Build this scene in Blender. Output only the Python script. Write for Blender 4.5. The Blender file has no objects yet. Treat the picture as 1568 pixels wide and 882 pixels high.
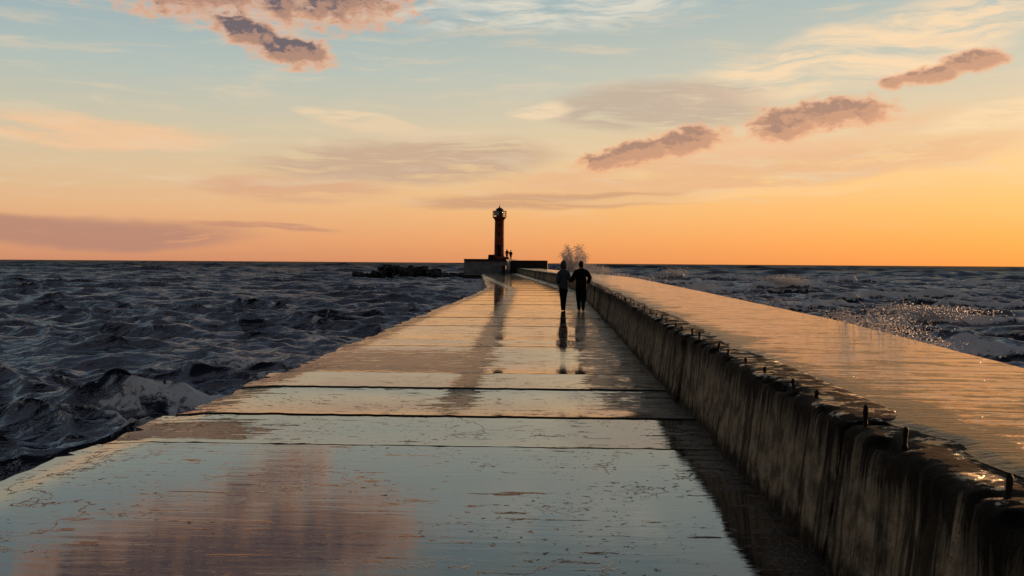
import bpy, bmesh, math, random
import numpy as np
from mathutils import Vector, Matrix, noise
random.seed(4); rng=np.random.default_rng(7)
sc=bpy.context.scene
sc.view_settings.view_transform='Standard'; sc.view_settings.look='None'
sc.view_settings.exposure=0
R=math.radians
def lin(c):
    return tuple(((x/255)/12.92 if x/255<=.04045 else (((x/255)+.055)/1.055)**2.4) for x in c)+(1.0,)
# ---------------- node helper
class G:
    def __init__(s,nt): s.nt=nt; s.L=nt.links
    def n(s,t,**kw):
        x=s.nt.nodes.new(t)
        for k,v in kw.items(): setattr(x,k,v)
        return x
    def put(s,inp,v):
        if isinstance(v,bpy.types.NodeSocket): s.L.new(v,inp)
        else: inp.default_value=v
    def m(s,op,a,b=0.0,c=0.0,clamp=False):
        x=s.n('ShaderNodeMath',operation=op); x.use_clamp=clamp
        s.put(x.inputs[0],a); s.put(x.inputs[1],b); s.put(x.inputs[2],c); return x.outputs[0]
    def sum(s,*t):
        r=None
        for a,k in t:
            q=s.m('MULTIPLY',a,k); r=q if r is None else s.m('ADD',r,q)
        return r
    def v(s,op,a,b=None,out=0):
        x=s.n('ShaderNodeVectorMath',operation=op); s.put(x.inputs[0],a)
        if b is not None: s.put(x.inputs[1],b)
        return x.outputs[out]
    def mr(s,val,a,b,c=0.0,d=1.0,smooth=True):
        x=s.n('ShaderNodeMapRange'); x.interpolation_type='SMOOTHSTEP' if smooth else 'LINEAR'
        s.put(x.inputs['Value'],val)
        for k,w in zip(('From Min','From Max','To Min','To Max'),(a,b,c,d)): s.put(x.inputs[k],w)
        return x.outputs[0]
    def mapp(s,vec,loc=(0,0,0),rot=(0,0,0),scale=(1,1,1),t='POINT'):
        x=s.n('ShaderNodeMapping',vector_type=t); s.put(x.inputs['Vector'],vec)
        x.inputs['Location'].default_value=loc;x.inputs['Rotation'].default_value=rot;x.inputs['Scale'].default_value=scale
        return x.outputs[0]
    def noise(s,vec,scale=5,detail=4,rough=.55,dist=0.0,col=False):
        x=s.n('ShaderNodeTexNoise'); s.put(x.inputs['Vector'],vec)
        x.inputs['Scale'].default_value=scale;x.inputs['Detail'].default_value=detail
        x.inputs['Roughness'].default_value=rough;x.inputs['Distortion'].default_value=dist
        return x.outputs['Color' if col else 'Fac']
    def mix(s,f,a,b,mode='MIX'):
        x=s.n('ShaderNodeMix',data_type='RGBA',blend_type=mode); 
        s.put(x.inputs[0],f); s.put(x.inputs[6],a); s.put(x.inputs[7],b); return x.outputs[2]
    def ramp(s,f,stops):
        x=s.n('ShaderNodeValToRGB'); cr=x.color_ramp
        while len(cr.elements)<len(stops): cr.elements.new(.5)
        for e,(p,c) in zip(cr.elements,stops): e.position=p; e.color=c if len(c)==4 else tuple(c)+(1,)
        s.put(x.inputs[0],f); return x.outputs[0]
    def bump(s,h,strength=.5,dist=.1,normal=None):
        x=s.n('ShaderNodeBump'); s.put(x.inputs['Height'],h); s.put(x.inputs['Strength'],strength); s.put(x.inputs['Distance'],dist)
        if normal is not None: s.L.new(normal,x.inputs['Normal'])
        return x.outputs[0]
def newmat(name):
    m=bpy.data.materials.new(name); m.use_nodes=True; g=G(m.node_tree)
    b=m.node_tree.nodes['Principled BSDF']; return m,g,b
def simple(name,col,rough=.7,metal=0,var=.25,scale=8,bump=.2,spec=.5):
    m,g,b=newmat(name); tc=g.n('ShaderNodeTexCoord').outputs['Object']
    n=g.noise(tc,scale,4); f=g.mr(n,.3,.7)
    a=tuple(c*(1-var) for c in col)+(1,); c2=tuple(min(1,c*(1+var)) for c in col)+(1,)
    g.put(b.inputs['Base Color'],g.mix(f,a,c2)); b.inputs['Roughness'].default_value=rough; b.inputs['Metallic'].default_value=metal
    b.inputs['Specular IOR Level'].default_value=spec
    g.put(b.inputs['Normal'],g.bump(n,bump,.02)); return m
# ---------------- camera
cam=bpy.data.cameras.new('camera'); co=bpy.data.objects.new('camera',cam); sc.collection.objects.link(co)
cam.lens=35; cam.sensor_width=36; cam.clip_end=20000; cam.clip_start=.05
co.matrix_world=Matrix.Translation((0,0,1.7))@Matrix.Rotation(R(2.3),4,'Z')@Matrix.Rotation(R(90-1.45),4,'X')@Matrix.Rotation(R(.4),4,'Z')
sc.camera=co
# ---------------- world
SUN_AZ=40; SUN_EL=3.0
w=bpy.data.worlds.new('World'); sc.world=w; w.use_nodes=True; g=G(w.node_tree)
bg=w.node_tree.nodes['Background']
tc=g.n('ShaderNodeTexCoord').outputs['Generated']
d=g.v('NORMALIZE',tc); sp=g.n('ShaderNodeSeparateXYZ'); g.L.new(d,sp.inputs[0])
az=g.m('MULTIPLY',g.m('ARCTAN2',sp.outputs[0],sp.outputs[1]),57.2958)
el=g.m('MULTIPLY',g.m('ARCSINE',sp.outputs[2]),57.2958)
cmb=g.n('ShaderNodeCombineXYZ'); g.L.new(az,cmb.inputs[0]); g.L.new(el,cmb.inputs[1]); P=cmb.outputs[0]
t=g.m('DIVIDE',el,60.0,clamp=True)
def st(l): return [(e/60.0,lin(c)) for e,c in l]
cool=g.ramp(t,st([(0,(206,142,108)),(1.2,(222,160,118)),(3,(228,179,134)),(5,(220,190,152)),(7.5,(204,194,168)),(10.5,(178,189,182)),(14.5,(148,172,180)),(20,(130,150,156)),(30,(60,76,94)),(60,(24,33,50))]))
warm=g.ramp(t,st([(0,(247,152,76)),(1.2,(254,168,84)),(3,(254,188,108)),(5,(250,202,138)),(7.5,(234,204,162)),(10.5,(206,200,178)),(14.5,(174,188,184)),(20,(140,156,160)),(30,(64,80,98)),(60,(26,35,52))]))
sky=g.mix(g.mr(az,-30,32),cool,warm)
back=g.mr(g.m('ABSOLUTE',g.m('SUBTRACT',az,25.0)),50,130)
sky=g.mix(back,sky,g.mix(.85,sky,lin((34,42,60))))
wn=g.noise(g.mapp(P,scale=(.12,.35,1)),1.0,3,col=True)
Pw=g.v('ADD',P,g.v('MULTIPLY',g.v('SUBTRACT',wn,(.5,.5,.5)),(5.0,1.6,0)))
def ell(vec,a,e,hw,hh,tilt=0):
    q=g.mapp(vec,loc=(a,e,0),rot=(0,0,R(tilt)),scale=(hw,hh,1),t='TEXTURE')
    q=g.v('MULTIPLY',q,(1,1,0)); return g.m('SUBTRACT',1.0,g.v('DOT_PRODUCT',q,q,out=1))
s1=g.noise(g.mapp(Pw,rot=(0,0,R(-9)),scale=(.16,1.1,1)),1.1,6,.66,.3)
s2=g.noise(g.mapp(Pw,loc=(7,3,0),rot=(0,0,R(-3)),scale=(.11,1.0,1)),1.3,6,.64,.2)
streaks=[(-1,14.2,11,1.6,2,(232,222,202),.75,0,.38,.64),(17,11.4,13,2.0,12,(248,216,176),.95,0,.34,.6),
 (27,8.2,9,1.3,10,(248,214,170),.8,0,.36,.58),(6.3,8.9,8,1.6,2,(190,168,150),.8,1,.30,.52),(-25.5,6.8,8.5,1.0,-1,(240,194,152),.9,1,.3,.56),
 (-8.5,5.7,10,1.6,2,(194,162,140),.85,1,.32,.54),(10,5.2,18,1.4,4,(230,180,138),.85,0,.30,.54),(-26,1.5,11,1.1,-1,(182,134,116),.9,1,.2,.46),
 (-11,8.1,4.5,.6,-9,(238,208,170),.8,0,.3,.55),(-15,3.9,6,.8,0,(216,166,132),.8,1,.3,.52),(-.9,8.8,2.4,.5,2,(242,214,178),.9,0,.3,.5),
 (0,3.5,10,.7,2,(200,152,120),.8,1,.3,.52),(-16,2.0,5,.28,-2,(188,136,116),.7,0,.3,.5),(-8,7.4,6,.6,-6,(224,198,166),.6,0,.3,.5),(10,3.9,12,.4,3,(250,202,144),.6,1,.3,.5),
 (14,7.0,9,1.0,8,(236,188,148),.7,0,.32,.55)]
for a,e,hw,hh,tl,c,op,k,lo,hi in streaks:
    mk_=g.mr(ell(Pw,a,e,hw,hh,tl),0,.75)
    f=g.m('MULTIPLY',g.m('MULTIPLY',mk_,g.mr((s1,s2)[k],lo,hi)),op)
    sky=g.mix(f,sky,lin(c))
f=g.m('MULTIPLY',g.mr(s2,.48,.72),g.m('MULTIPLY',g.mr(el,1.5,5),.5)); sky=g.mix(f,sky,lin((228,204,172)))
def cum(vec):
    E=None
    for a,e,hw,hh,tl in [(-19.0,15.8,8.8,2.9,-1),(-14,15.3,6.6,2.5,-2),(-24,16.3,5,2.2,4),(-17,12.4,2.2,.9,-12),(-14.8,11.6,2.4,1.0,-6),
        (12.9,7.75,2.1,1.0,0),(15.8,8.25,2.9,.9,3),(7.6,6.9,2.3,.85,8),(5.0,6.35,2.5,.8,10),(2.9,5.8,1.7,.6,6),(20.2,10.0,2.0,.5,6),(22.4,10.5,1.7,.6,4),(18.4,9.7,.9,.4,0),(-8,20,6,1.5,0)]:
        x=ell(vec,a,e,hw,hh,tl); E=x if E is None else g.m('MAXIMUM',E,x)
    return g.m('MAXIMUM',E,-2.0)
def dens(off):
    p=g.v('ADD',P,off); n=g.noise(g.mapp(p,loc=(2.6,0,0),scale=(.85,1.5,1)),1.0,6,.62,.3)
    return g.m('ADD',g.m('MULTIPLY',cum(p),1.05),g.m('MULTIPLY',g.m('SUBTRACT',n,.48),3.0))
D0=dens((0,0,0)); D1=dens((.4,-.35,0))
alpha=g.mr(D0,-.4,.7)
lit=g.mr(g.m('SUBTRACT',D0,D1),-.35,.45)
core=g.mr(D0,.1,.95)
dark=g.m('MULTIPLY',core,g.m('SUBTRACT',1.25,g.m('MULTIPLY',lit,.65)),clamp=True)
dark=g.m('MULTIPLY',dark,g.mr(az,-8,2,1.0,.66))
cc=g.mix(dark,lin((238,174,132)),lin((106,90,96)))
sky=g.mix(g.m('MULTIPLY',alpha,.94),sky,cc)
ns=g.n('ShaderNodeTexSky'); ns.sky_type='NISHITA'; ns.sun_disc=False; ns.sun_elevation=R(SUN_EL); ns.sun_rotation=R(SUN_AZ)
add=g.mix(1.0,sky,g.v('MULTIPLY',ns.outputs[0],(.008,.008,.008)),'ADD')
add=g.mix(g.mr(el,-1.0,-.2),lin((30,32,40)),add)
g.L.new(add,bg.inputs[0]); bg.inputs[1].default_value=1.0
w.cycles.sampling_method='MANUAL'; w.cycles.sample_map_resolution=512
# ---------------- sun
sl=bpy.data.lights.new('sun','SUN'); so=bpy.data.objects.new('sun',sl); sc.collection.objects.link(so)
sl.energy=3.5; sl.angle=R(.6); sl.color=(1,.5,.22)
sd=Vector((math.sin(R(SUN_AZ))*math.cos(R(SUN_EL)),math.cos(R(SUN_AZ))*math.cos(R(SUN_EL)),math.sin(R(SUN_EL))))
so.rotation_euler=sd.to_track_quat('Z','Y').to_euler(); so.location=(60,60,30)
# ---------------- utils
def hsh(ix,iy,s):
    v=np.sin(ix*127.1+iy*311.7+s*74.7)*43758.5453; return v-np.floor(v)
def vn(x,y,s=0):
    ix=np.floor(x);iy=np.floor(y);fx=x-ix;fy=y-iy;fx=fx*fx*(3-2*fx);fy=fy*fy*(3-2*fy)
    a=hsh(ix,iy,s);b=hsh(ix+1,iy,s);c=hsh(ix,iy+1,s);e=hsh(ix+1,iy+1,s)
    return (a*(1-fx)+b*fx)*(1-fy)+(c*(1-fx)+e*fx)*fy
def fbm(x,y,s=0,o=4):
    r=0;A=.5
    for i in range(o): r=r+A*vn(x*2**i+i*13.7,y*2**i+i*5.1,s+i); A*=.5
    return r
def bend(y):
    y=np.asarray(y,dtype=float); return -0.075*np.where(y<58,0,np.where(y>72,y-65,(y-58)**2/28))
def sstep(a,b,x):
    t=np.clip((x-a)/(b-a),0,1); return t*t*(3-2*t)
def grid_faces(nr,nc,off=0):
    i=np.arange(nr-1)[:,None]*nc+np.arange(nc-1)[None,:]
    return (np.stack([i,i+1,i+nc+1,i+nc],-1).reshape(-1,4)+off)
def mk(name,V,F,mats=(),smooth=False,attrs=None,parent=None,loc=None):
    me=bpy.data.meshes.new(name); V=np.asarray(V,dtype=np.float32); 
    if isinstance(F,np.ndarray):
        me.vertices.add(len(V)); me.vertices.foreach_set('co',V.ravel())
        n=len(F);k=F.shape[1]; me.loops.add(n*k); me.loops.foreach_set('vertex_index',F.astype(np.int32).ravel())
        me.polygons.add(n); me.polygons.foreach_set('loop_start',np.arange(0,n*k,k,dtype=np.int32))
        me.update(calc_edges=True)
    else: me.from_pydata([tuple(map(float,v)) for v in V],[],F); me.update()
    if attrs:
        for k,a in attrs.items():
            at=me.attributes.new(k,'FLOAT','POINT'); at.data.foreach_set('value',np.asarray(a,dtype=np.float32).ravel())
    if smooth: me.polygons.foreach_set('use_smooth',[True]*len(me.polygons))
    for m in mats: me.materials.append(m)
    o=bpy.data.objects.new(name,me); sc.collection.objects.link(o)
    if parent: o.parent=parent
    if loc: o.location=loc
    return o
def empty(name,loc=(0,0,0)):
    o=bpy.data.objects.new(name,None); sc.collection.objects.link(o); o.location=loc; return o
def bmobj(name,bm,mats,parent=None,smooth=False,loc=None):
    me=bpy.data.meshes.new(name); bm.normal_update(); bm.to_mesh(me); bm.free()
    for m in mats: me.materials.append(m)
    if smooth: me.polygons.foreach_set('use_smooth',[True]*len(me.polygons))
    o=bpy.data.objects.new(name,me); sc.collection.objects.link(o)
    if parent: o.parent=parent
    if loc: o.location=loc
    return o
# ---------------- materials: deck
def deck_material(name,upper=False):
    m,g,b=newmat(name); tc=g.n('ShaderNodeTexCoord').outputs['Object']
    at=g.n('ShaderNodeAttribute',attribute_name='rough').outputs['Fac']
    n1=g.noise(g.mapp(tc,scale=(1.0,1.8,1)),2.4,7,.72)
    n2=g.noise(g.mapp(tc,scale=(.30,3.4,1)),3.2,5,.65,.5)
    f=g.m('ADD',at,g.sum((g.m('SUBTRACT',n1,.5),2.3),(g.m('SUBTRACT',n2,.5),2.1)))
    rf=g.mr(f,.42,.56)
    pits=g.mr(g.noise(tc,13,4,.65),.615,.655); pits=g.m('MULTIPLY',pits,g.mr(g.noise(tc,1.1,2),.46,.58))
    crk=g.m('ABSOLUTE',g.m('SUBTRACT',g.noise(g.mapp(tc,scale=(1,.8,1)),.55,6,.6),.5))
    crk=g.m('MULTIPLY',g.mr(crk,.0,.0035,1.0,0.0),g.mr(g.noise(tc,.35,2),.5,.6))
    pits=g.m('MAXIMUM',pits,crk)
    colr=g.mix(g.mr(n1,.3,.7),(.016,.014,.012,1),(.046,.040,.032,1))
    colr=g.mix(pits,colr,(.004,.004,.004,1))
    g.put(b.inputs['Base Color'],colr)
    fine=g.noise(tc,26,3,.8)
    rp=g.noise(g.mapp(tc,scale=(.6,3.2,1)),1.5,4,.55,.8)
    if not upper:
        r=g.sum((rf,.12),(pits,.4)); r=g.m('ADD',r,.02)
        h=g.sum((rp,.0010),(n2,.0007),(g.m('MULTIPLY',rf,n2),.018),(g.m('MULTIPLY',rf,fine),.016),(g.m('MULTIPLY',pits,fine),.008),(rf,.006))
        b.inputs['IOR'].default_value=1.85
        g.put(b.inputs['Specular IOR Level'],g.m('SUBTRACT',.5,g.sum((rf,.34),(pits,.45)),clamp=True))
    else:
        r=g.m('ADD',g.m('MULTIPLY',rf,.16),.04)
        h=g.sum((rp,.016),(n2,.017),(g.m('MULTIPLY',rf,n2),.026),(g.m('MULTIPLY',rf,fine),.020))
        b.inputs['IOR'].default_value=1.65
        g.put(b.inputs['Specular IOR Level'],g.m('SUBTRACT',.5,g.m('MULTIPLY',rf,.40),clamp=True))
    nb=g.bump(h,1.0,1.0)
    g.put(b.inputs['Roughness'],r); g.L.new(nb,b.inputs['Normal'])
    return m
M_deck=deck_material('wet_concrete_deck'); M_up=deck_material('wet_concrete_upper',True)
def wall_material():
    m,g,b=newmat('weathered_concrete'); tc=g.n('ShaderNodeTexCoord').outputs['Object']
    pt=g.n('ShaderNodeAttribute',attribute_name='tone').outputs['Fac']
    sp=g.n('ShaderNodeSeparateXYZ'); g.L.new(tc,sp.inputs[0]); z=sp.outputs[2]
    st=g.noise(g.mapp(tc,scale=(1,2.2,.28)),1.5,6,.66,.4)
    st2=g.noise(g.mapp(tc,scale=(1,8,.45)),2.0,5,.65,.2)
    bl=g.noise(tc,5,8,.7)
    fine=g.noise(tc,40,4,.75)
    colr=g.mix(g.mr(bl,.36,.64),(.12,.095,.064,1),(.46,.37,.26,1))
    colr=g.mix(1.0,colr,pt,'MULTIPLY')
    dk=g.mr(g.m('ADD',st,g.m('MULTIPLY',st2,.45)),.72,.86)
    colr=g.mix(g.m('MULTIPLY',dk,.85),colr,(.018,.015,.012,1))
    top=g.mr(g.m('ADD',z,g.sum((g.m('SUBTRACT',bl,.5),.7),(g.m('SUBTRACT',st2,.5),.8))),.54,.74)
    colr=g.mix(g.m('MULTIPLY',top,.95),colr,(.008,.007,.006,1))
    low=g.mr(g.m('ADD',z,g.m('MULTIPLY',g.m('SUBTRACT',bl,.5),.4)),.02,.18,1.0,0.0)
    colr=g.mix(g.m('MULTIPLY',low,.9),colr,(.010,.009,.007,1))
    ft=g.mr(fine,.58,.65); colr=g.mix(g.m('MULTIPLY',ft,.6),colr,(.012,.010,.008,1))
    g.put(b.inputs['Base Color'],colr)
    tz=g.mr(z,.795,.815); pud=g.mr(g.noise(tc,7,5,.7),.50,.58)
    g.put(b.inputs['Roughness'],g.mr(g.m('MULTIPLY',tz,pud),0,1,.8,.12))
    g.put(b.inputs['Specular IOR Level'],g.m('ADD',.08,g.m('MULTIPLY',g.m('MULTIPLY',tz,pud),.40)))
    h=g.sum((bl,.040),(fine,.014),(st2,.010)); g.L.new(g.bump(h,1.0,1.0),b.inputs['Normal']); return m
M_wall=wall_material()
M_base=simple('wet_dark_concrete',(.035,.032,.028),.6,var=.5,scale=4,bump=.6,spec=.2)
M_pale=simple('old_grey_concrete',(.20,.20,.205),.75,var=.3,scale=1.5,bump=.4)
M_rock=simple('wet_rock',(.010,.010,.011),.6,var=.5,scale=3,bump=.8,spec=.2)
M_rust=simple('rusty_steel',(.02,.012,.009),.7,.1,var=.5,scale=60,bump=.6,spec=.2)
# ---------------- pier deck
pier=empty('concrete_pier')
js=[-8,-3,4.0,9.15,10.9,13.4,15.2,20.1,21.9,26.6,28.3]
y=28.3
while y<172: 
    y+=random.choice([4.8,2.4,5.0,1.9,3.6]); js.append(y)
mslopes={9.15:(-.012,.004),13.4:(-.010,.010),15.2:(-.036,.0),20.1:(-.018,.004),21.9:(-.016,.004)}
V=[];F=[];A=[];off=0
for i in range(len(js)-1):
    gp=.012 if js[i]<12 else .022
    y0,y1=js[i]+gp,js[i+1]-gp; Ln=y1-y0
    m0,m1=mslopes.get(js[i],(random.uniform(-.012,-.002),random.uniform(0,.004)))
    if js[i]<9: m0,m1=(-.001,.001)
    st=.10 if y0<30 else .35
    ny=max(4,int(Ln/st)); nx=59 if y0<30 else 29
    ty=np.linspace(0,1,ny); xs=np.linspace(-4.25,1.6,nx)
    T,X=np.meshgrid(ty,xs,indexing='ij'); Y=y0+T*Ln
    Z=Ln*((T**3-2*T**2+T)*m0+(T**3-T**2)*m1)
    if js[i]==10.9: Z=.012+Ln*(-.042*T+.066*T*T/2)
    dz=random.uniform(-.003,.003)+(.004*(i%2) if js[i]>12 else 0)
    Z=Z+dz+.003*(fbm(X*.7,Y*.7,3)-.5)-.03*sstep(-3.7,-4.3,X)
    edge=(X<-4.2)*(.26*(fbm(Y*1.3,Y*0+i,9)-.45)+random.uniform(-.05,.05)+ .12*(vn(Y*5,Y*0,5)>.8))
    nse=fbm(X*9,X*0+i*3.3,11,5)
    Yj=Y.copy(); Yj[0]+= .08*np.maximum(0,nse[0]-.45)*2; Yj[-1]-=.08*np.maximum(0,nse[-1]-.45)*2
    rg=np.zeros_like(X)
    lf=1.22-.75*sstep(10.5,12.5,Y)+.6*(fbm(X*0,Y*1.1,21)-.5)
    rg=np.maximum(rg,.56*sstep(lf-.1,lf+.25,X))
    cx=-1.12-.027*(Y-11)
    rg=np.maximum(rg,(.72*np.exp(-((X-cx)/(.20+.003*Y))**2))*sstep(10.5,12,Y))
    rg=np.maximum(rg,.56*sstep(-3.45,-4.0,X)*sstep(9,13,Y))
    rg=np.maximum(rg,.66*sstep(15.1,15.6,Y)*sstep(20.2,18.0,Y)*sstep(-.7,-1.3,X))
    rg=np.maximum(rg,.74*sstep(9.2,9.5,Y)*sstep(10.7,10.0,Y)*sstep(-2.5,-3.4,X))
    rg=np.maximum(rg,.08*sstep(14,20,Y)); rg=np.maximum(rg,.16*sstep(55,80,Y))
    rg=rg+.05*sstep(3,8,Y)
    Xb=X+edge+bend(Y)
    V.append(np.stack([Xb,Yj,Z],-1).reshape(-1,3)); A.append(rg.ravel()); F.append(grid_faces(ny,nx,off)); off+=ny*nx
    for q,sl_ in enumerate((np.s_[0,:],np.s_[-1,:],np.s_[:,0])):
        a=np.stack([Xb[sl_],Yj[sl_],Z[sl_]],-1); b2=a.copy(); b2[:,2]-=.10 if q<2 else .35
        n=len(a); V.append(np.concatenate([a,b2])); A.append(np.full(2*n,.9)); F.append(grid_faces(2,n,off)); off+=2*n
mk('deck_slabs',np.concatenate(V),np.concatenate(F),[M_deck],True,{'rough':np.concatenate(A)},pier)
def sweep(name,prof,ys,mats,parent,disp=0,smooth=False,caps=True):
    prof=np.array(prof,float); V=[]
    for y in ys:
        p=prof.copy(); x=p[:,0]+bend(y)
        V.append(np.stack([x,np.full(len(p),y),p[:,1]],-1))
    V=np.array(V)
    if disp:
        nn=(fbm(V[...,1]*1.5,V[...,2]*3+V[...,0],31)-.47)*disp; V[...,0]+=nn
    nr,nc=V.shape[:2]; F=[tuple(f) for f in grid_faces(nr,nc)]
    if caps: F.append(tuple(range(nc))); F.append(tuple(range((nr-1)*nc,nr*nc))[::-1])
    return mk(name,V.reshape(-1,3),F,mats,smooth,None,parent)
sweep('foundation',[(-4.2,-3),(-4.12,-1.2),(-4.08,-.5),(-4.0,-.09),(1.75,-.09),(1.75,-3),(-4.2,-3)],np.concatenate([np.arange(-8,60,.5),np.arange(60,176,2)]),[M_base],pier,disp=.25)
# ---------------- raised sea wall
wall=empty('sea_wall')
wj=[-7,-3,.6,3.95,5.75,9.5]
while wj[-1]<168: wj.append(wj[-1]+random.choice([3.1,3.2,3.7,3.0]))
V=[];F=[];TN=[];off=0
for i in range(len(wj)-1):
    y0,y1=wj[i]+.020,wj[i+1]-.020
    near=y0<30; st=.03 if near else .3
    ny=max(4,int((y1-y0)/st)); ty=np.linspace(y0,y1,ny)
    zf=np.linspace(-.1,.77,18); xf=1.560+.085*(zf/.77)
    ch=np.array([(1.650,.785),(1.660,.800),(1.672,.810),(1.688,.816)])
    tp=np.array([(x,.82) for x in np.linspace(1.72,2.066,8)])
    pr=np.concatenate([np.stack([xf,zf],-1),ch,tp,[(2.066,.3)]])
    nc=len(pr); Y=np.repeat(ty[:,None],nc,1); X=np.repeat(pr[None,:,0],ny,0); Z=np.repeat(pr[None,:,1],ny,0)
    jx=random.uniform(-.035,.025); jz=random.uniform(-.012,.006); tilt=random.uniform(-.010,.010)
    s=np.arange(nc); edgew=np.exp(-((s-20)/2.4)**2)
    chn=fbm(Y*5,Y*0+i*7+s*.05,41,5)
    chip=np.clip((chn-.50)*8,0,1)*(.02+.08*fbm(Y*1.2,Y*0+i,45,2))+.014*fbm(Y*14,Z*14,49,2)
    X=X+jx+tilt*(Y-y0)+edgew*chip+.014*(fbm(Y*4,Z*6,43,5)-.47)*(s<18)
    rib=sstep(.55,.62,vn(Y*1.9+i*5.3,Y*0,61))*.014*(s<18)*sstep(.72,.55,Z)
    X=X+rib
    Z=Z+jz-edgew*chip*.7+.016*(fbm(Y*6,X*6,47)-.47)*(s>18)
    e=np.minimum(Y-y0,y1-Y); rd=np.exp(-(e/.04)**2)*(.3+1.6*fbm(Y*0+i*3.1,Z*7,48)); X=X+rd*.018*(s<20); Z=Z-rd*.010*(s>18)
    X=X+bend(Y)
    Yd=Y-(.12*(Z-.4) if y0<60 else 0)
    tn=random.uniform(.5,1.25); cnt=ny*nc+2*nc; TN.append(np.full(cnt,tn))
    Vb=np.stack([X,Yd,Z],-1); V.append(Vb.reshape(-1,3)); F+=[tuple(f) for f in grid_faces(ny,nc,off)]; off+=ny*nc
    V.append(Vb[0]); F.append(tuple(range(off,off+nc))[::-1]); off+=nc
    V.append(Vb[-1]); F.append(tuple(range(off,off+nc))); off+=nc
mk('wall_blocks',np.concatenate(V),F,[M_wall],True,{'tone':np.concatenate(TN)},wall)
sweep('core',[(1.74,-.2),(1.76,.70),(2.3,.72),(2.3,-.2)],np.concatenate([np.arange(-7,60,1.),np.arange(60,168,2)]),[M_base],wall)
def xr(y): return np.interp(y,[-8,6,9,16,30,55,70,170],[3.9,4.1,4.3,4.8,5.05,5.35,5.4,5.4])
uj=[-8,1.2,8.5,16.1,23.7]
while uj[-1]<166: uj.append(uj[-1]+7.6)
V=[];F=[];A=[];off=0
for i in range(len(uj)-1):
    y0,y1=uj[i]+.010,uj[i+1]-.010; ny=int((y1-y0)/(.08 if y0<30 else .5)); nx=49
    T,S=np.meshgrid(np.linspace(0,1,ny),np.linspace(0,1,nx)**1.2,indexing='ij'); Y=y0+T*(y1-y0)
    x0=1.97+.22*(fbm(Y*1.6,Y*0,59,5)-.47)
    X=x0+S*(xr(Y)-x0); X=X+(S>.99)*(.25*(fbm(Y*1.2,Y*0,51)-.47))
    Z=.812+.016*sstep(0,.06,S)+.008*(fbm(X,Y*.8,53)-.5)*sstep(0,.1,S)-.02*S-.10*sstep(.93,1,S)+.010*(fbm(X*5,Y*5,58)-.5)*sstep(.2,.0,S)
    rg=.24+.62*sstep(.24,.0,S+.3*(fbm(X*1.5,Y,57)-.5))+.22*sstep(12,5,Y)
    Xb=X+bend(Y); V.append(np.stack([Xb,Y,Z],-1).reshape(-1,3)); A.append(rg.ravel()); F.append(grid_faces(ny,nx,off)); off+=ny*nx
    for s_,dd in ((np.s_[0,:],.08),(np.s_[-1,:],.08),(np.s_[:,-1],3.2)):
        a=np.stack([Xb[s_],Y[s_],Z[s_]],-1); b2=a.copy(); b2[:,2]-=dd
        if dd>1: b2[:,0]+=.15
        n=len(a); V.append(np.concatenate([a,b2])); A.append(np.full(2*n,.9)); F.append(grid_faces(2,n,off)); off+=2*n
mk('walkway_slabs',np.concatenate(V),np.concatenate(F),[M_up],True,{'rough':np.concatenate(A)},wall)
ysb=np.concatenate([np.arange(-8,60,1.),np.arange(60,168,2)])
Vv=[[(2.3+bend(y),y,.70),(xr(y)-.3+bend(y),y,.66)] for y in ysb]
mk('walkway_bed',np.array(Vv).reshape(-1,3),grid_faces(len(ysb),2),[M_base],False,None,wall)
# steel pins along the edge
bm=bmesh.new()
pins=[(3.85,.09),(4.95,.09),(5.6,.11),(6.65,.06),(7.25,.06),(8.2,.05),(8.95,.05),(9.9,.05),(10.45,.07),(11.9,.08),(12.5,.08),(13.4,.05),(14.2,.05),(15.1,.07),(15.9,.07),(16.8,.06)]
y=17.6
while y<48: pins.append((y,random.uniform(.05,.10))); y+=random.uniform(.7,1.4)
for y,h in pins:
    x=1.745+random.uniform(-.015,.02)+float(bend(y)); r=.012
    tl=Matrix.Translation((x,y,.79))@Matrix.Rotation(random.uniform(-.18,.18),4,'X')@Matrix.Rotation(random.uniform(-.15,.15),4,'Y')
    prof=[(r*1.6,0),(r*1.3,.02),(r,.035),(r*1.15,h*.6+.02),(r*1.2,h+.015),(r*.6,h+.028)]
    rings=[]
    for rr,z in prof:
        rings.append([bm.verts.new(tl@Vector((rr*math.cos(a)*random.uniform(.8,1.2),rr*math.sin(a),z))) for a in [k*math.tau/8 for k in range(8)]])
    for a,b2 in zip(rings,rings[1:]):
        for k in range(8): bm.faces.new((a[k],a[(k+1)%8],b2[(k+1)%8],b2[k]))
    bm.faces.new(rings[-1])
bmobj('steel_pins',bm,[M_rust],wall,True)
# ---------------- lighthouse platform
plat=empty('lighthouse_platform')
def prism(name,pts,z0,z1,mats,parent,batter=0.0):
    c=np.mean(np.array(pts),0); n=len(pts)
    V=[(x,y,z0) for x,y in pts]+[(x+(c[0]-x)*batter,y+(c[1]-y)*batter,z1) for x,y in pts]
    F=[(i,(i+1)%n,n+(i+1)%n,n+i) for i in range(n)]+[tuple(range(n,2*n)),tuple(range(n))[::-1]]
    o=mk(name,V,F,mats,False,None,parent); bv=o.modifiers.new('b','BEVEL'); bv.width=.06; return o
prism('left_caisson',[(-14.6,163),(-7.2,163),(-6.4,182),(-14.6,182)],-3,2.0,[M_pale],plat,.03)
prism('right_caisson',[(-6.9,168.5),(-.8,168.5),(-.8,183),(-6.3,183)],-3,2.12,[M_base],plat,.0)
prism('left_coping',[(-14.5,162.9),(-7.5,162.9),(-6.5,182.1),(-14.5,182.1)],2.0,2.3,[M_base],plat)
prism('ramp_wall',[(-8.0,158),(-7.4,158),(-7.4,162.8),(-8.0,162.8)],-1,1.3,[M_base],plat)
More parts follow.
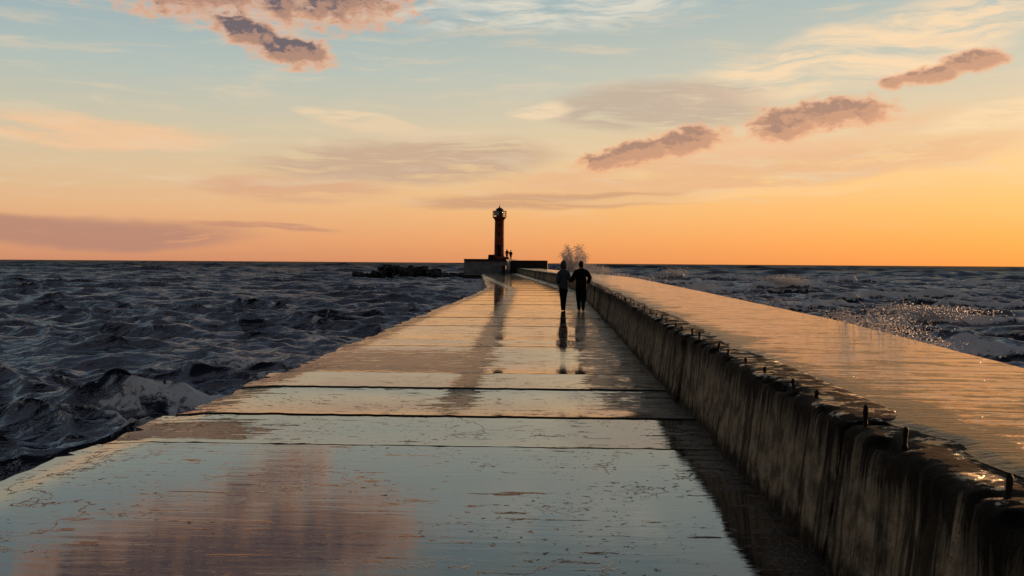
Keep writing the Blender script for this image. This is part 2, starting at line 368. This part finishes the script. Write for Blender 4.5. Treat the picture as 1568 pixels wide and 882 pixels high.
prism('apron',[(-13.5,150),(-5.9,150),(-6.2,168),(-14.2,168)],-3,-.14,[M_base],plat)
# ---------------- lighthouse
def lathe(bm,prof,seg=32,mi=0,cx=0,cy=0):
    rings=[]
    for r,z in prof: rings.append([bm.verts.new((cx+r*math.cos(a),cy+r*math.sin(a),z)) for a in [k*math.tau/seg for k in range(seg)]])
    for a,b2 in zip(rings,rings[1:]):
        for k in range(seg):
            f=bm.faces.new((a[k],a[(k+1)%seg],b2[(k+1)%seg],b2[k])); f.material_index=mi; f.smooth=True
    f=bm.faces.new(rings[-1]); f.material_index=mi
    f=bm.faces.new(rings[0][::-1]); f.material_index=mi
def box(bm,c,s,mi=0,rot=None):
    r=bmesh.ops.create_cube(bm,size=1); 
    M=Matrix.Translation(c)@(rot if rot else Matrix.Identity(4))@Matrix.Diagonal((*s,1))
    bmesh.ops.transform(bm,matrix=M,verts=r['verts'])
    for v in r['verts']:
        for f in v.link_faces: f.material_index=mi
def rod(bm,a,b2,r,mi=0,seg=6):
    a=Vector(a);b2=Vector(b2);dv=b2-a
    res=bmesh.ops.create_cone(bm,segments=seg,radius1=r,radius2=r,depth=dv.length,cap_ends=True)
    M=Matrix.Translation((a+b2)/2)@dv.to_track_quat('Z','Y').to_matrix().to_4x4()
    bmesh.ops.transform(bm,matrix=M,verts=res['verts'])
    for v in res['verts']:
        for f in v.link_faces: f.material_index=mi
M_red=simple('red_painted_tower',(.24,.045,.020),.6,var=.3,scale=2.5,bump=.3,spec=.3)
M_dark=simple('dark_painted_metal',(.02,.018,.018),.6,.2,var=.3,spec=.3)
M_glass,gg,bb=newmat('lantern_glass'); bb.inputs['Base Color'].default_value=(.12,.13,.13,1)
nz=gg.noise(gg.n('ShaderNodeTexCoord').outputs['Object'],3); gg.put(bb.inputs['Roughness'],gg.mr(nz,.3,.7,.05,.2))
M_white=simple('weathered_white_panel',(.45,.44,.42),.6,var=.2)
LH=(-9.15,172,2.3); lh=empty('lighthouse',LH)
bm=bmesh.new(); lathe(bm,[(1.25,0),(1.25,.35),(1.0,.45),(.95,.5),(.88,.55),(.86,2.2),(.83,4.5),(.80,6.7),(.83,6.75),(.95,6.95),(1.12,7.15),(1.2,7.18),(1.2,7.30),(.6,7.31)],40,0)
o=bmobj('tower_shaft',bm,[M_red],lh)
bm=bmesh.new()
for z in (.56,2.25,4.5,6.6): lathe(bm,[(.905-z*.012,z),(.905-z*.012,z+.08)],40,0)
box(bm,(0,-.88,1.5),(.75,.12,2.0)); box(bm,(0,-.85,4.2),(.28,.12,.6)); box(bm,(0,-.82,5.9),(.28,.12,.5))
for sx in(-.18,.18): rod(bm,(.64+sx*.7,-.72+sx*.6,.5),(.64+sx*.7,-.70+sx*.6,7.2),.025)
bmobj('bands_door_ladder',bm,[M_dark],lh)
bm=bmesh.new(); lathe(bm,[(.55,7.3),(.55,7.75),(.50,7.78),(.50,7.8)],20,0); lathe(bm,[(.50,7.8),(.50,8.45)],16,1)
for k in range(8):
    a=k*math.tau/8; rod(bm,(.52*math.cos(a),.52*math.sin(a),7.75),(.52*math.cos(a),.52*math.sin(a),8.5),.03)
lathe(bm,[(.70,8.46),(.72,8.52),(.55,8.70),(.30,8.85),(.12,8.92),(.09,9.0),(.13,9.08),(.06,9.18),(.02,9.25),(.015,9.6)],24,0)
bmobj('lantern_room',bm,[M_dark,M_glass],lh)
bm=bmesh.new()
for z in (7.3,7.62,7.95,8.30):
    n=24
    for k in range(n):
        a=k*math.tau/n;b2=(k+1)*math.tau/n; rod(bm,(1.16*math.cos(a),1.16*math.sin(a),z),(1.16*math.cos(b2),1.16*math.sin(b2),z),.05 if z>8.2 else .03)
for k in range(12):
    a=k*math.tau/12; rod(bm,(1.16*math.cos(a),1.16*math.sin(a),7.3),(1.16*math.cos(a),1.16*math.sin(a),8.3),.04)
box(bm,(-.45,-1.22,7.85),(.8,.04,.6),1)
bmobj('gallery_railing',bm,[M_dark,M_white],lh)
def rockset(name,items,mat,parent=None):
    bm=bmesh.new()
    for (x,y,z,s) in items:
        r=bmesh.ops.create_icosphere(bm,subdivisions=3,radius=1)
        S=Vector((s*random.uniform(.8,1.3),s*random.uniform(.7,1.2),s*random.uniform(.5,.8))); se=random.uniform(0,99)
        rot=Matrix.Rotation(random.uniform(0,6),3,'Z')@Matrix.Rotation(random.uniform(-.4,.4),3,'X')
        for v in r['verts']:
            c=v.co.copy(); dsp=1+.45*noise.noise(c*1.3+Vector((se,0,0)))+.15*noise.noise(c*3.5+Vector((0,se,0)))
            c=Vector([max(-.72,min(.72,q)) for q in c])*1.2*dsp
            v.co=rot@Vector((c.x*S.x,c.y*S.y,c.z*S.z))+Vector((x,y,z))
    return bmobj(name,bm,[mat],parent)
it=[]
for k in range(130):
    u=random.uniform(0,1); x=-31.5+u*17; top=1.7*math.exp(-((u-.3)/.22)**2)+1.4*math.exp(-((u-.68)/.2)**2)
    it.append((x,random.uniform(150,178),-1.2+random.uniform(.0,1.)*(top+.2),random.uniform(.4,1.0)))
for k in range(14): it.append((random.uniform(-19,-14.5),random.uniform(166,176),-1.0+random.uniform(0,.5),random.uniform(.4,.7)))
rockset('rock_pile',it,M_rock)
rockset('base_boulders',[(-1.1,-.9,.2,.45),(-1.5,-.3,.25,.5),(-1.35,.5,.3,.4),(1.2,-.8,.15,.35),(-.8,-1.3,.1,.3),(-1.2,-.2,.6,.4),(1.5,-.1,.15,.3)],M_rock,lh)
# ---------------- people
def skinmesh(name,joints,edges,segtags,mats,parent,sub=2,fold=.0,rs=1.0):
    keys=list(joints); idx={k:i for i,k in enumerate(keys)}
    me=bpy.data.meshes.new(name+'_sk'); me.from_pydata([joints[k][0] for k in keys],[(idx[a],idx[b2]) for a,b2 in edges],[])
    ob=bpy.data.objects.new(name+'_sk',me); sc.collection.objects.link(ob)
    sm=ob.modifiers.new('s','SKIN'); sm.use_smooth_shade=True; sm.branch_smoothing=.4
    for i,k in enumerate(keys):
        r=joints[k][1]; r=(r,r) if not isinstance(r,tuple) else r
        me.skin_vertices[0].data[i].radius=(r[0]*rs,r[1]*rs); me.skin_vertices[0].data[i].use_root=(i==0)
    ss=ob.modifiers.new('u','SUBSURF'); ss.levels=sub; ss.render_levels=sub
    dg=bpy.context.evaluated_depsgraph_get(); dg.update()
    nm=bpy.data.meshes.new_from_object(ob.evaluated_get(dg)); nm.name=name
    bpy.data.objects.remove(ob)
    for m in mats: nm.materials.append(m)
    if segtags:
        segs=[(Vector(joints[a][0]),Vector(joints[b2][0]),t) for a,b2,t in segtags]
        for p in nm.polygons:
            c=p.center; best=9;bt=0
            for a,b2,t in segs:
                dv=b2-a; tt=max(0,min(1,(c-a).dot(dv)/max(dv.length_squared,1e-9))); dd=(c-(a+dv*tt)).length
                if dd<best: best=dd;bt=t
            if bt==1 and c.z>.80: bt=0
            p.material_index=bt; p.use_smooth=True
    if fold:
        for v in nm.vertices:
            if v.co.z<1.5:
                n=noise.noise(Vector((v.co.x*6,v.co.y*6,v.co.z*11)))*fold+noise.noise(v.co*22)*fold*.4; v.co+=v.normal*n
    o=bpy.data.objects.new(name,nm); sc.collection.objects.link(o); o.parent=parent; return o
def hand(name,wrist,dirv,side,mat,parent,curl=.7):
    w=Vector(wrist); dv=Vector(dirv).normalized(); sd=Vector((0,1,0))
    sd=(sd-dv*sd.dot(dv)).normalized(); pn=dv.cross(sd)*(-side)
    J={};E=[]
    J['w']=(tuple(w),.024); J['p']=(tuple(w+dv*.045),(.030,.018)); J['q']=(tuple(w+dv*.085),(.034,.014)); E+=[('w','p'),('p','q')]
    for i,(o_,l) in enumerate([(-.032,.062),(-.011,.076),(.011,.082),(.032,.074)]):
        a=w+dv*.09+sd*o_; c1=a+dv*l*.42+pn*l*.1*curl; c2=c1+dv*l*.25+pn*l*.3*curl; c3=c2+dv*l*.05+pn*l*.3*curl
        for k,(pp,r) in enumerate([(a,.009),(c1,.0088),(c2,.008),(c3,.0065)]): J[f'f{i}{k}']=(tuple(pp),r)
        E+=[('q',f'f{i}0'),(f'f{i}0',f'f{i}1'),(f'f{i}1',f'f{i}2'),(f'f{i}2',f'f{i}3')]
    a=w+dv*.035+sd*.03; b2=a+sd*.022+dv*.025+pn*.01; c=b2+dv*.03+pn*.015
    J['t0']=(tuple(a),.013);J['t1']=(tuple(b2),.010);J['t2']=(tuple(c),.0085);E+=[('p','t0'),('t0','t1'),('t1','t2')]
    return skinmesh(name,J,E,None,[mat],parent,1)
M_skin=simple('skin',(.30,.17,.12),.6,var=.05,spec=.3)
def headmesh(parent,c,mats,hat=False,long=False):
    bm=bmesh.new(); r=bmesh.ops.create_uvsphere(bm,u_segments=24,v_segments=18,radius=1)
    for v in r['verts']:
        x,y_,z=v.co; k=1-.28*max(0,-z)**1.3; 
        ny=y_*.098+(.018*max(0,-z) if y_>0 else 0)
        if y_>.8:
            ny+=.026*math.exp(-(x/.16)**2-((z+.12)/.2)**2); ny-=.008*math.exp(-((abs(x)-.35)/.14)**2-((z-.08)/.12)**2)
        v.co=Vector((x*.077*k,ny,z*.118))
    for f in bm.faces: f.material_index=0
    def blob(p,s,mi):
        rr=bmesh.ops.create_uvsphere(bm,u_segments=12,v_segments=8,radius=1)
        bmesh.ops.transform(bm,matrix=Matrix.Translation(p)@Matrix.Diagonal((*s,1)),verts=rr['verts'])
        for v in rr['verts']:
            for f in v.link_faces: f.material_index=mi
    for sx in(-1,1):
        blob((sx*.078,-.005,-.005),(.010,.022,.032),0); blob((sx*.028,.088,.008),(.013,.008,.008),1)
    blob((0,.096,-.062),(.022,.008,.006),2)
    rr=bmesh.ops.create_uvsphere(bm,u_segments=24,v_segments=18,radius=1)
    for v in rr['verts']:
        x,y_,z=v.co; fr=y_>.25 and z<.45
        s=1.14 if not fr else .92
        zz=z*.130 if z>-.6 or not long else z*.20
        if not long and z<-.6: s*=.9
        v.co=Vector((x*.082*s,(y_*.102-.008)*s,zz*(1 if not fr else .9)+.008))
    for v in rr['verts']:
        for f in v.link_faces: f.material_index=3
    for f in bm.faces: f.smooth=True
    bmobj('head',bm,mats,parent,True,c)
    if hat:
        bm=bmesh.new(); rr=bmesh.ops.create_uvsphere(bm,u_segments=24,v_segments=16,radius=1)
        dl=[v for v in rr['verts'] if v.co.y>.62]
        bmesh.ops.delete(bm,geom=dl,context='VERTS')
        for v in bm.verts:
            x,y_,z=v.co; wd=.118 if z>-.3 else .118+(-.3-z)*.07
            v.co=Vector((x*wd,y_*.135-.012,z*.165+.0+(.012 if z>.7 else 0)))
        bmobj('hood',bm,[mats[4]],parent,True,c)
def person(name,loc,J,jacket,trouser,shoe,hair,rotz=0,scale=1,hood=False,fold=.008,hands=True,long=False,rs=1.17):
    p=empty(name,loc); p.rotation_euler=(0,0,rotz); p.scale=(scale,)*3
    E=[('pel','waist'),('waist','chest'),('chest','uch'),('uch','neck'),('neck','hb')]
    T=[('pel','waist',0),('waist','chest',0),('chest','uch',0),('uch','neck',0),('neck','hb',3)]
    for s in 'LR':
        ch=['uch','sh'+s,'el'+s,'wr'+s]; E+=list(zip(ch,ch[1:])); T+=[(a,b2,0) for a,b2 in zip(ch,ch[1:])]
        ch=['pel','hip'+s,'kn'+s,'an'+s]; E+=list(zip(ch,ch[1:])); T+=[('pel','hip'+s,0),('hip'+s,'kn'+s,1),('kn'+s,'an'+s,1)]
        E+=[('an'+s,'heel'+s),('heel'+s,'toe'+s)]; T+=[('heel'+s,'toe'+s,2)]
    skinmesh('body',J,E,T,[jacket,trouser,shoe,M_skin],p,2,fold,rs)
    hb=J['hb'][0]; headmesh(p,(hb[0],hb[1]+.015,hb[2]+.085),[M_skin,M_dark,M_red,hair,jacket],hood,long=long)
    if hands:
        for s,sg in(('L',-1),('R',1)):
            e=Vector(J['el'+s][0]);wv=Vector(J['wr'+s][0]); dv=(wv-e); dv=dv.normalized()*.6+Vector((0,.1,-.5)); hand('hand_'+s.lower(),wv+dv.normalized()*.01,dv,sg,M_skin,p)
    return p
def pose(kind):
    if kind=='man':
        return {'pel':((0,0,.93),(.195,.15)),'waist':((0,.0,1.06),(.185,.15)),'chest':((0,.0,1.25),(.205,.16)),'uch':((0,.01,1.40),(.185,.13)),
        'neck':((0,.015,1.49),.075),'hb':((0,.025,1.565),.058),
        'shL':((-.185,.0,1.40),.090),'elL':((-.29,-.04,1.16),.072),'wrL':((-.37,.06,1.02),.045),
        'shR':((.185,.0,1.40),.090),'elR':((.32,-.06,1.16),.075),'wrR':((.23,.09,1.0),.055),
        'hipL':((-.09,0,.80),.12),'knL':((-.085,.16,.47),.082),'anL':((-.06,.22,.09),.058),'heelL':((-.06,.19,.06),.045),'toeL':((-.065,.37,.045),.040),
        'hipR':((.09,0,.80),.12),'knR':((.08,.02,.46),.082),'anR':((.07,-.18,.12),.058),'heelR':((.07,-.21,.08),.045),'toeR':((.08,-.05,.045),.040)}
    if kind=='woman':
        return {'pel':((0,0,.88),(.165,.125)),'waist':((0,0,1.02),(.145,.12)),'chest':((0,0,1.20),(.160,.130)),'uch':((0,0,1.33),(.145,.11)),
        'neck':((0,.01,1.42),.075),'hb':((0,.02,1.49),.06),
        'shL':((-.15,0,1.32),.075),'elL':((-.20,-.06,1.08),.060),'wrL':((-.18,.08,.92),.042),
        'shR':((.15,0,1.32),.075),'elR':((.21,-.02,1.10),.058),'wrR':((.245,.06,.99),.040),
        'hipL':((-.075,0,.78),.10),'knL':((-.05,.03,.46),.062),'anL':((-.04,-.12,.11),.045),'heelL':((-.04,-.15,.075),.040),'toeL':((-.045,.0,.04),.036),
        'hipR':((.075,0,.78),.10),'knR':((.04,.10,.47),.062),'anR':((.03,.13,.08),.045),'heelR':((.03,.10,.05),.040),'toeR':((.035,.26,.04),.036)}
M_jm=simple('dark_jacket_cloth',(.008,.008,.010),.9,var=.3,scale=30,spec=.1); M_tm=simple('dark_trousers_cloth',(.009,.009,.011),.9,var=.3,scale=30,spec=.1)
M_jw=simple('grey_blue_jacket_cloth',(.055,.066,.080),.85,var=.25,scale=20,spec=.1); M_tw=simple('black_leggings_cloth',(.006,.006,.007),.85,var=.3,scale=30,spec=.1)
M_sh=simple('dark_shoes',(.01,.009,.009),.6,spec=.2); M_hd=simple('dark_brown_hair',(.010,.007,.005),.7,spec=.2)
MY=35.3
person('man',(1.03,MY,.004),pose('man'),M_jm,M_tm,M_sh,M_hd,scale=1.0)
person('woman',(.41,MY+.05,.004),pose('woman'),M_jw,M_tw,M_sh,M_hd,scale=1.03,hood=True)
pm=pose('man'); pm['wrL']=((-.27,.06,.94),.05); pm['elL']=((-.26,-.03,1.17),.068)
person('pedestrian',(-7.75,170.5,2.3),pm,M_jm,M_tm,M_sh,M_hd,scale=.98,rotz=.4)
person('pedestrian',(-7.1,170.3,2.12),pm,M_tm,M_jm,M_sh,M_hd,scale=1.0,rotz=-.5)
# ---------------- sea
angs=np.concatenate([np.arange(-80,-31,.5),np.arange(-31,29,.08),np.arange(29,80.1,.5)])
rad=[3.0]
while rad[-1]<9000: rad.append(rad[-1]*(1.0040 if 7<rad[-1]<260 else (1.006 if 260<=rad[-1]<1500 else 1.014)))
rad=np.array(rad); TH,RR=np.meshgrid(np.radians(angs),rad,indexing='xy')
X0=RR*np.sin(TH);Y0=RR*np.cos(TH)
sx=np.zeros_like(X0);sy=np.zeros_like(X0);z=np.zeros_like(X0);J=np.zeros_like(X0)
sp_=RR*.0038
NW=120; lam=np.exp(np.linspace(np.log(.28),np.log(9),NW))
wind=R(195)
gust=.65+.7*vn(X0/9,Y0/14,3); gust2=.4+1.2*vn(X0/3.5+4,Y0/5,8)
for l in lam:
    l*=rng.uniform(.94,1.06); th=wind+rng.normal(0,.75 if l<1.5 else .42); k=2*math.pi/l; ph=rng.uniform(0,6.28)
    a=.0082*l*rng.uniform(.5,1.5)*(1.1 if l<1.5 else (1.25 if l<4 else .62))
    dx,dy=math.sin(th),math.cos(th)
    att=np.clip((l/sp_-1.8)/2,0,1)
    if att.max()<=0: continue
    p=k*(dx*X0+dy*Y0)+ph; c=np.cos(p);s=np.sin(p)
    aa=a*att*(gust if l<5 else 1)*(gust2 if l<1.6 else 1)
    z+=aa*c; sx-=dx*aa*s*.95; sy-=dy*aa*s*.95; J+=aa*k*c
fr_=sstep(110,320,RR)
for l in np.exp(np.linspace(np.log(6),np.log(38),46)):
    th=wind+rng.normal(0,.35); k=2*math.pi/l; ph=rng.uniform(0,6.28); dx,dy=math.sin(th),math.cos(th)
    att=np.clip((l/(RR*.005)-1.8)/2,0,1)*fr_; p=k*(dx*X0+dy*Y0)+ph; aa=.0065*l*att
    z+=aa*np.cos(p); sx-=dx*aa*np.sin(p); sy-=dy*aa*np.sin(p)
fo=np.zeros_like(z)
brk=[(17.5,45,4.5,.8,.7,-8),(24,104,6,1.1,1.0,-5),(15.5,60,3.5,.8,.5,5),(19,160,6,1.4,1.5,0),(26,60,5,1.0,.65,-15),(9,38,2.5,.7,.39,10),(13,90,5,1.0,.8,-10),(35,90,7,1.2,.8,-5),(9,24,3.0,.6,.42,-25),(40,140,8,1.5,1.0,4),(22,75,4,.9,.65,8),
 (12,70,3,.8,.5,-4),(30,120,6,1.1,.8,3),(11,52,2.5,.7,.42,-10),(21,36,3,.7,.45,-6),(55,130,8,1.2,.8,0),(48,85,6,1.0,.6,-6),(30,75,5,.9,.6,-4),(36,68,4,.8,.5,6),(28,52,3.5,.7,.5,-8),(17,120,5,1.1,.9,0),(28,155,7,1.2,1.0,2),
 (-9.5,13,3.0,.8,.22,20),(-7.4,17.5,1.8,.6,.40,30),(-7,9.3,2.5,.6,.2,15),(-8.2,24,2.2,.6,.40,25),(-11,95,5,1.0,.4,0),(-19,150,6,1.2,.5,0),(7.5,14,1.5,.5,.40,-40),(12,30,3,.7,.42,0),(-14,60,5,.8,.3,8)]
for cx,cy,Lh,W,h,an in brk:
    ca,sa=math.cos(R(an)),math.sin(R(an)); uu=(X0-cx)*ca+(Y0-cy)*sa; vv=-(X0-cx)*sa+(Y0-cy)*ca; vv=vv+(vn(uu*.8,uu*0,cx)-.5)*W*1.6
    prof=np.where(vv<0,np.exp(-(vv/(W*.75))**2),np.exp(-(vv/(W*2.2))**2)); env=np.exp(-(uu/Lh)**2)
    z+=h*env*prof; sy-=h*.35*env*prof
    if h>.38: fo+=1.3*env*np.exp(-((vv+W*.25)/(W*.65))**2)*(.6 if cx<0 else 1)
eL=-4.3+bend(Y0)-X0; eR=X0-(xr(Y0)+.1+bend(Y0))
fo+=1.05*np.exp(-np.clip(eL,0,99)/2.4)*(eL>-.5)*sstep(45,80,Y0)*(Y0<170)
patch=sstep(.36,.6,fbm(X0/2.2,Y0/2.2,91,4))
fo+=.85*np.exp(-np.clip(eL-1.9,0,99)/.75)*(eL>-.5)*(Y0<60)*(.35+.65*patch)
fo+=1.0*np.exp(-np.clip(eR,0,99)/2.6)*(eR>-.5)*(Y0<180)
right=sstep(0,5,eR)
fo+=(.85+.35*right)*sstep(.34,.86,J)*np.maximum(.75*right,sstep(.42,.68,fbm(X0/7,Y0/5,77,3)+.08))
z-=.95
inside=(eL<0.1)&(eR<0.1)&(Y0<185); z=np.where(inside,np.minimum(z,-.6),z)
Vw=np.stack([X0+sx,Y0+sy,z],-1).reshape(-1,3)
m,g,b=newmat('sea_water'); nt=m.node_tree; tc=g.n('ShaderNodeTexCoord').outputs['Object']
fa=g.n('ShaderNodeAttribute',attribute_name='foam').outputs['Fac']; fdim=g.n('ShaderNodeAttribute',attribute_name='far_dim').outputs['Fac']
n0=g.noise(g.mapp(tc,scale=(.75,1.3,1)),1.6,5,.52,.25)
rid=g.m('ABSOLUTE',g.m('SUBTRACT',n0,.5))
fn=g.noise(tc,3.0,5,.75,.6)
ff=g.mr(g.m('ADD',fa,g.m('MULTIPLY',g.m('SUBTRACT',fn,.5),2.8)),.5,.85)
nrm=g.bump(g.sum((n0,.12),(rid,-.18),(ff,.03)),1.0,1.0)
df=g.n('ShaderNodeBsdfDiffuse'); g.put(df.inputs[0],g.mix(g.mr(n0,.3,.7),(.004,.009,.017,1),(.010,.020,.034,1))); g.L.new(nrm,df.inputs['Normal'])
gl=g.n('ShaderNodeBsdfGlossy'); gl.inputs['Color'].default_value=(.66,.69,.78,1); gl.inputs['Roughness'].default_value=.07; g.L.new(nrm,gl.inputs['Normal'])
fr=g.n('ShaderNodeFresnel'); fr.inputs['IOR'].default_value=1.33; g.L.new(nrm,fr.inputs['Normal'])
mw=g.n('ShaderNodeMixShader'); g.put(mw.inputs[0],g.m('MINIMUM',fr.outputs[0],g.m('SUBTRACT',.38,g.m('MULTIPLY',fdim,.25)))); g.L.new(df.outputs[0],mw.inputs[1]); g.L.new(gl.outputs[0],mw.inputs[2])  # reflection cap lowered with distance: painted darkening standing in for far wave facets
fb=g.n('ShaderNodeBsdfDiffuse'); fb.inputs['Color'].default_value=(.85,.85,.86,1); g.L.new(nrm,fb.inputs['Normal'])
mx=g.n('ShaderNodeMixShader'); g.put(mx.inputs[0],g.m('MULTIPLY',ff,.92)); g.L.new(mw.outputs[0],mx.inputs[1]); g.L.new(fb.outputs[0],mx.inputs[2])
out=[x for x in nt.nodes if x.type=='OUTPUT_MATERIAL'][0]; g.L.new(mx.outputs[0],out.inputs[0]); nt.nodes.remove(b)
sea=mk('sea',Vw,grid_faces(len(rad),len(angs))[:,::-1],[m],True,{'foam':fo,'far_dim':sstep(60,500,RR)})
# ---------------- spray
M_spr,g,b=newmat('spray_droplets'); b.inputs['Roughness'].default_value=.4
g.put(b.inputs['Base Color'],g.mix(g.noise(g.n('ShaderNodeTexCoord').outputs['Object'],3),(.6,.6,.62,1),(.8,.8,.8,1)))
OC=np.array([(1,0,0),(-1,0,0),(0,1,0),(0,-1,0),(0,0,1),(0,0,-1)],float)
OF=np.array([(0,2,4),(2,1,4),(1,3,4),(3,0,4),(2,0,5),(1,2,5),(3,1,5),(0,3,5)])
def spray(name,P,r):
    n=len(P); V=(P[:,None,:]+OC[None]*(r[:,None,None])*rng.uniform(.7,1.3,(n,6,1))).reshape(-1,3)
    F=(OF[None]+np.arange(n)[:,None,None]*6).reshape(-1,3); return mk(name,V,F,[M_spr])
def plume(cx,cy,z0,wd,h,n,lean=0,k=11,sp=.09):
    ja=rng.uniform(-1,1,k); jh=rng.uniform(.5,1,k)*(1-.35*ja**2); j=rng.integers(0,k,n); t=rng.uniform(0,1,n)**.7
    x=cx+wd*.5*ja[j]*t+rng.normal(0,sp*wd,n)*(.3+t)+lean*t; zz=z0+h*jh[j]*t+rng.normal(0,.06*h,n)
    return np.stack([x,cy+rng.normal(0,.25*wd,n),zz],-1)
Pp=np.concatenate([plume(2.5,112,.3,3.0,3.7,5200,0,8,.05),plume(2.5,112,.2,2.8,2.2,2600,0),plume(4.4,108,.2,3.8,1.6,2600,.4),plume(3.8,95,.4,3,1.0,1200,.3),plume(6.5,85,-.2,5,1.2,2500),plume(23,103,-.3,6,1.0,1800),plume(17,45,-.6,5,.6,1500),plume(19,158,-.3,6,1.6,1500)])
spray('sea_spray',Pp,rng.uniform(.012,.055,len(Pp)))
Pp=np.concatenate([plume(5.3,16.2,.3,1.6,.95,2200,-.1),plume(5.2,14.8,.3,1.2,.6,1200),plume(5.0,18.5,.4,1.5,.5,900),plume(5.4,17.,.1,3.0,.5,1400),plume(5.5,30,.1,4.0,.9,1200),plume(5.6,44,.1,5.0,.9,1200)])
spray('sea_spray',Pp,rng.uniform(.004,.016,len(Pp)))
print('verts sea',len(Vw))
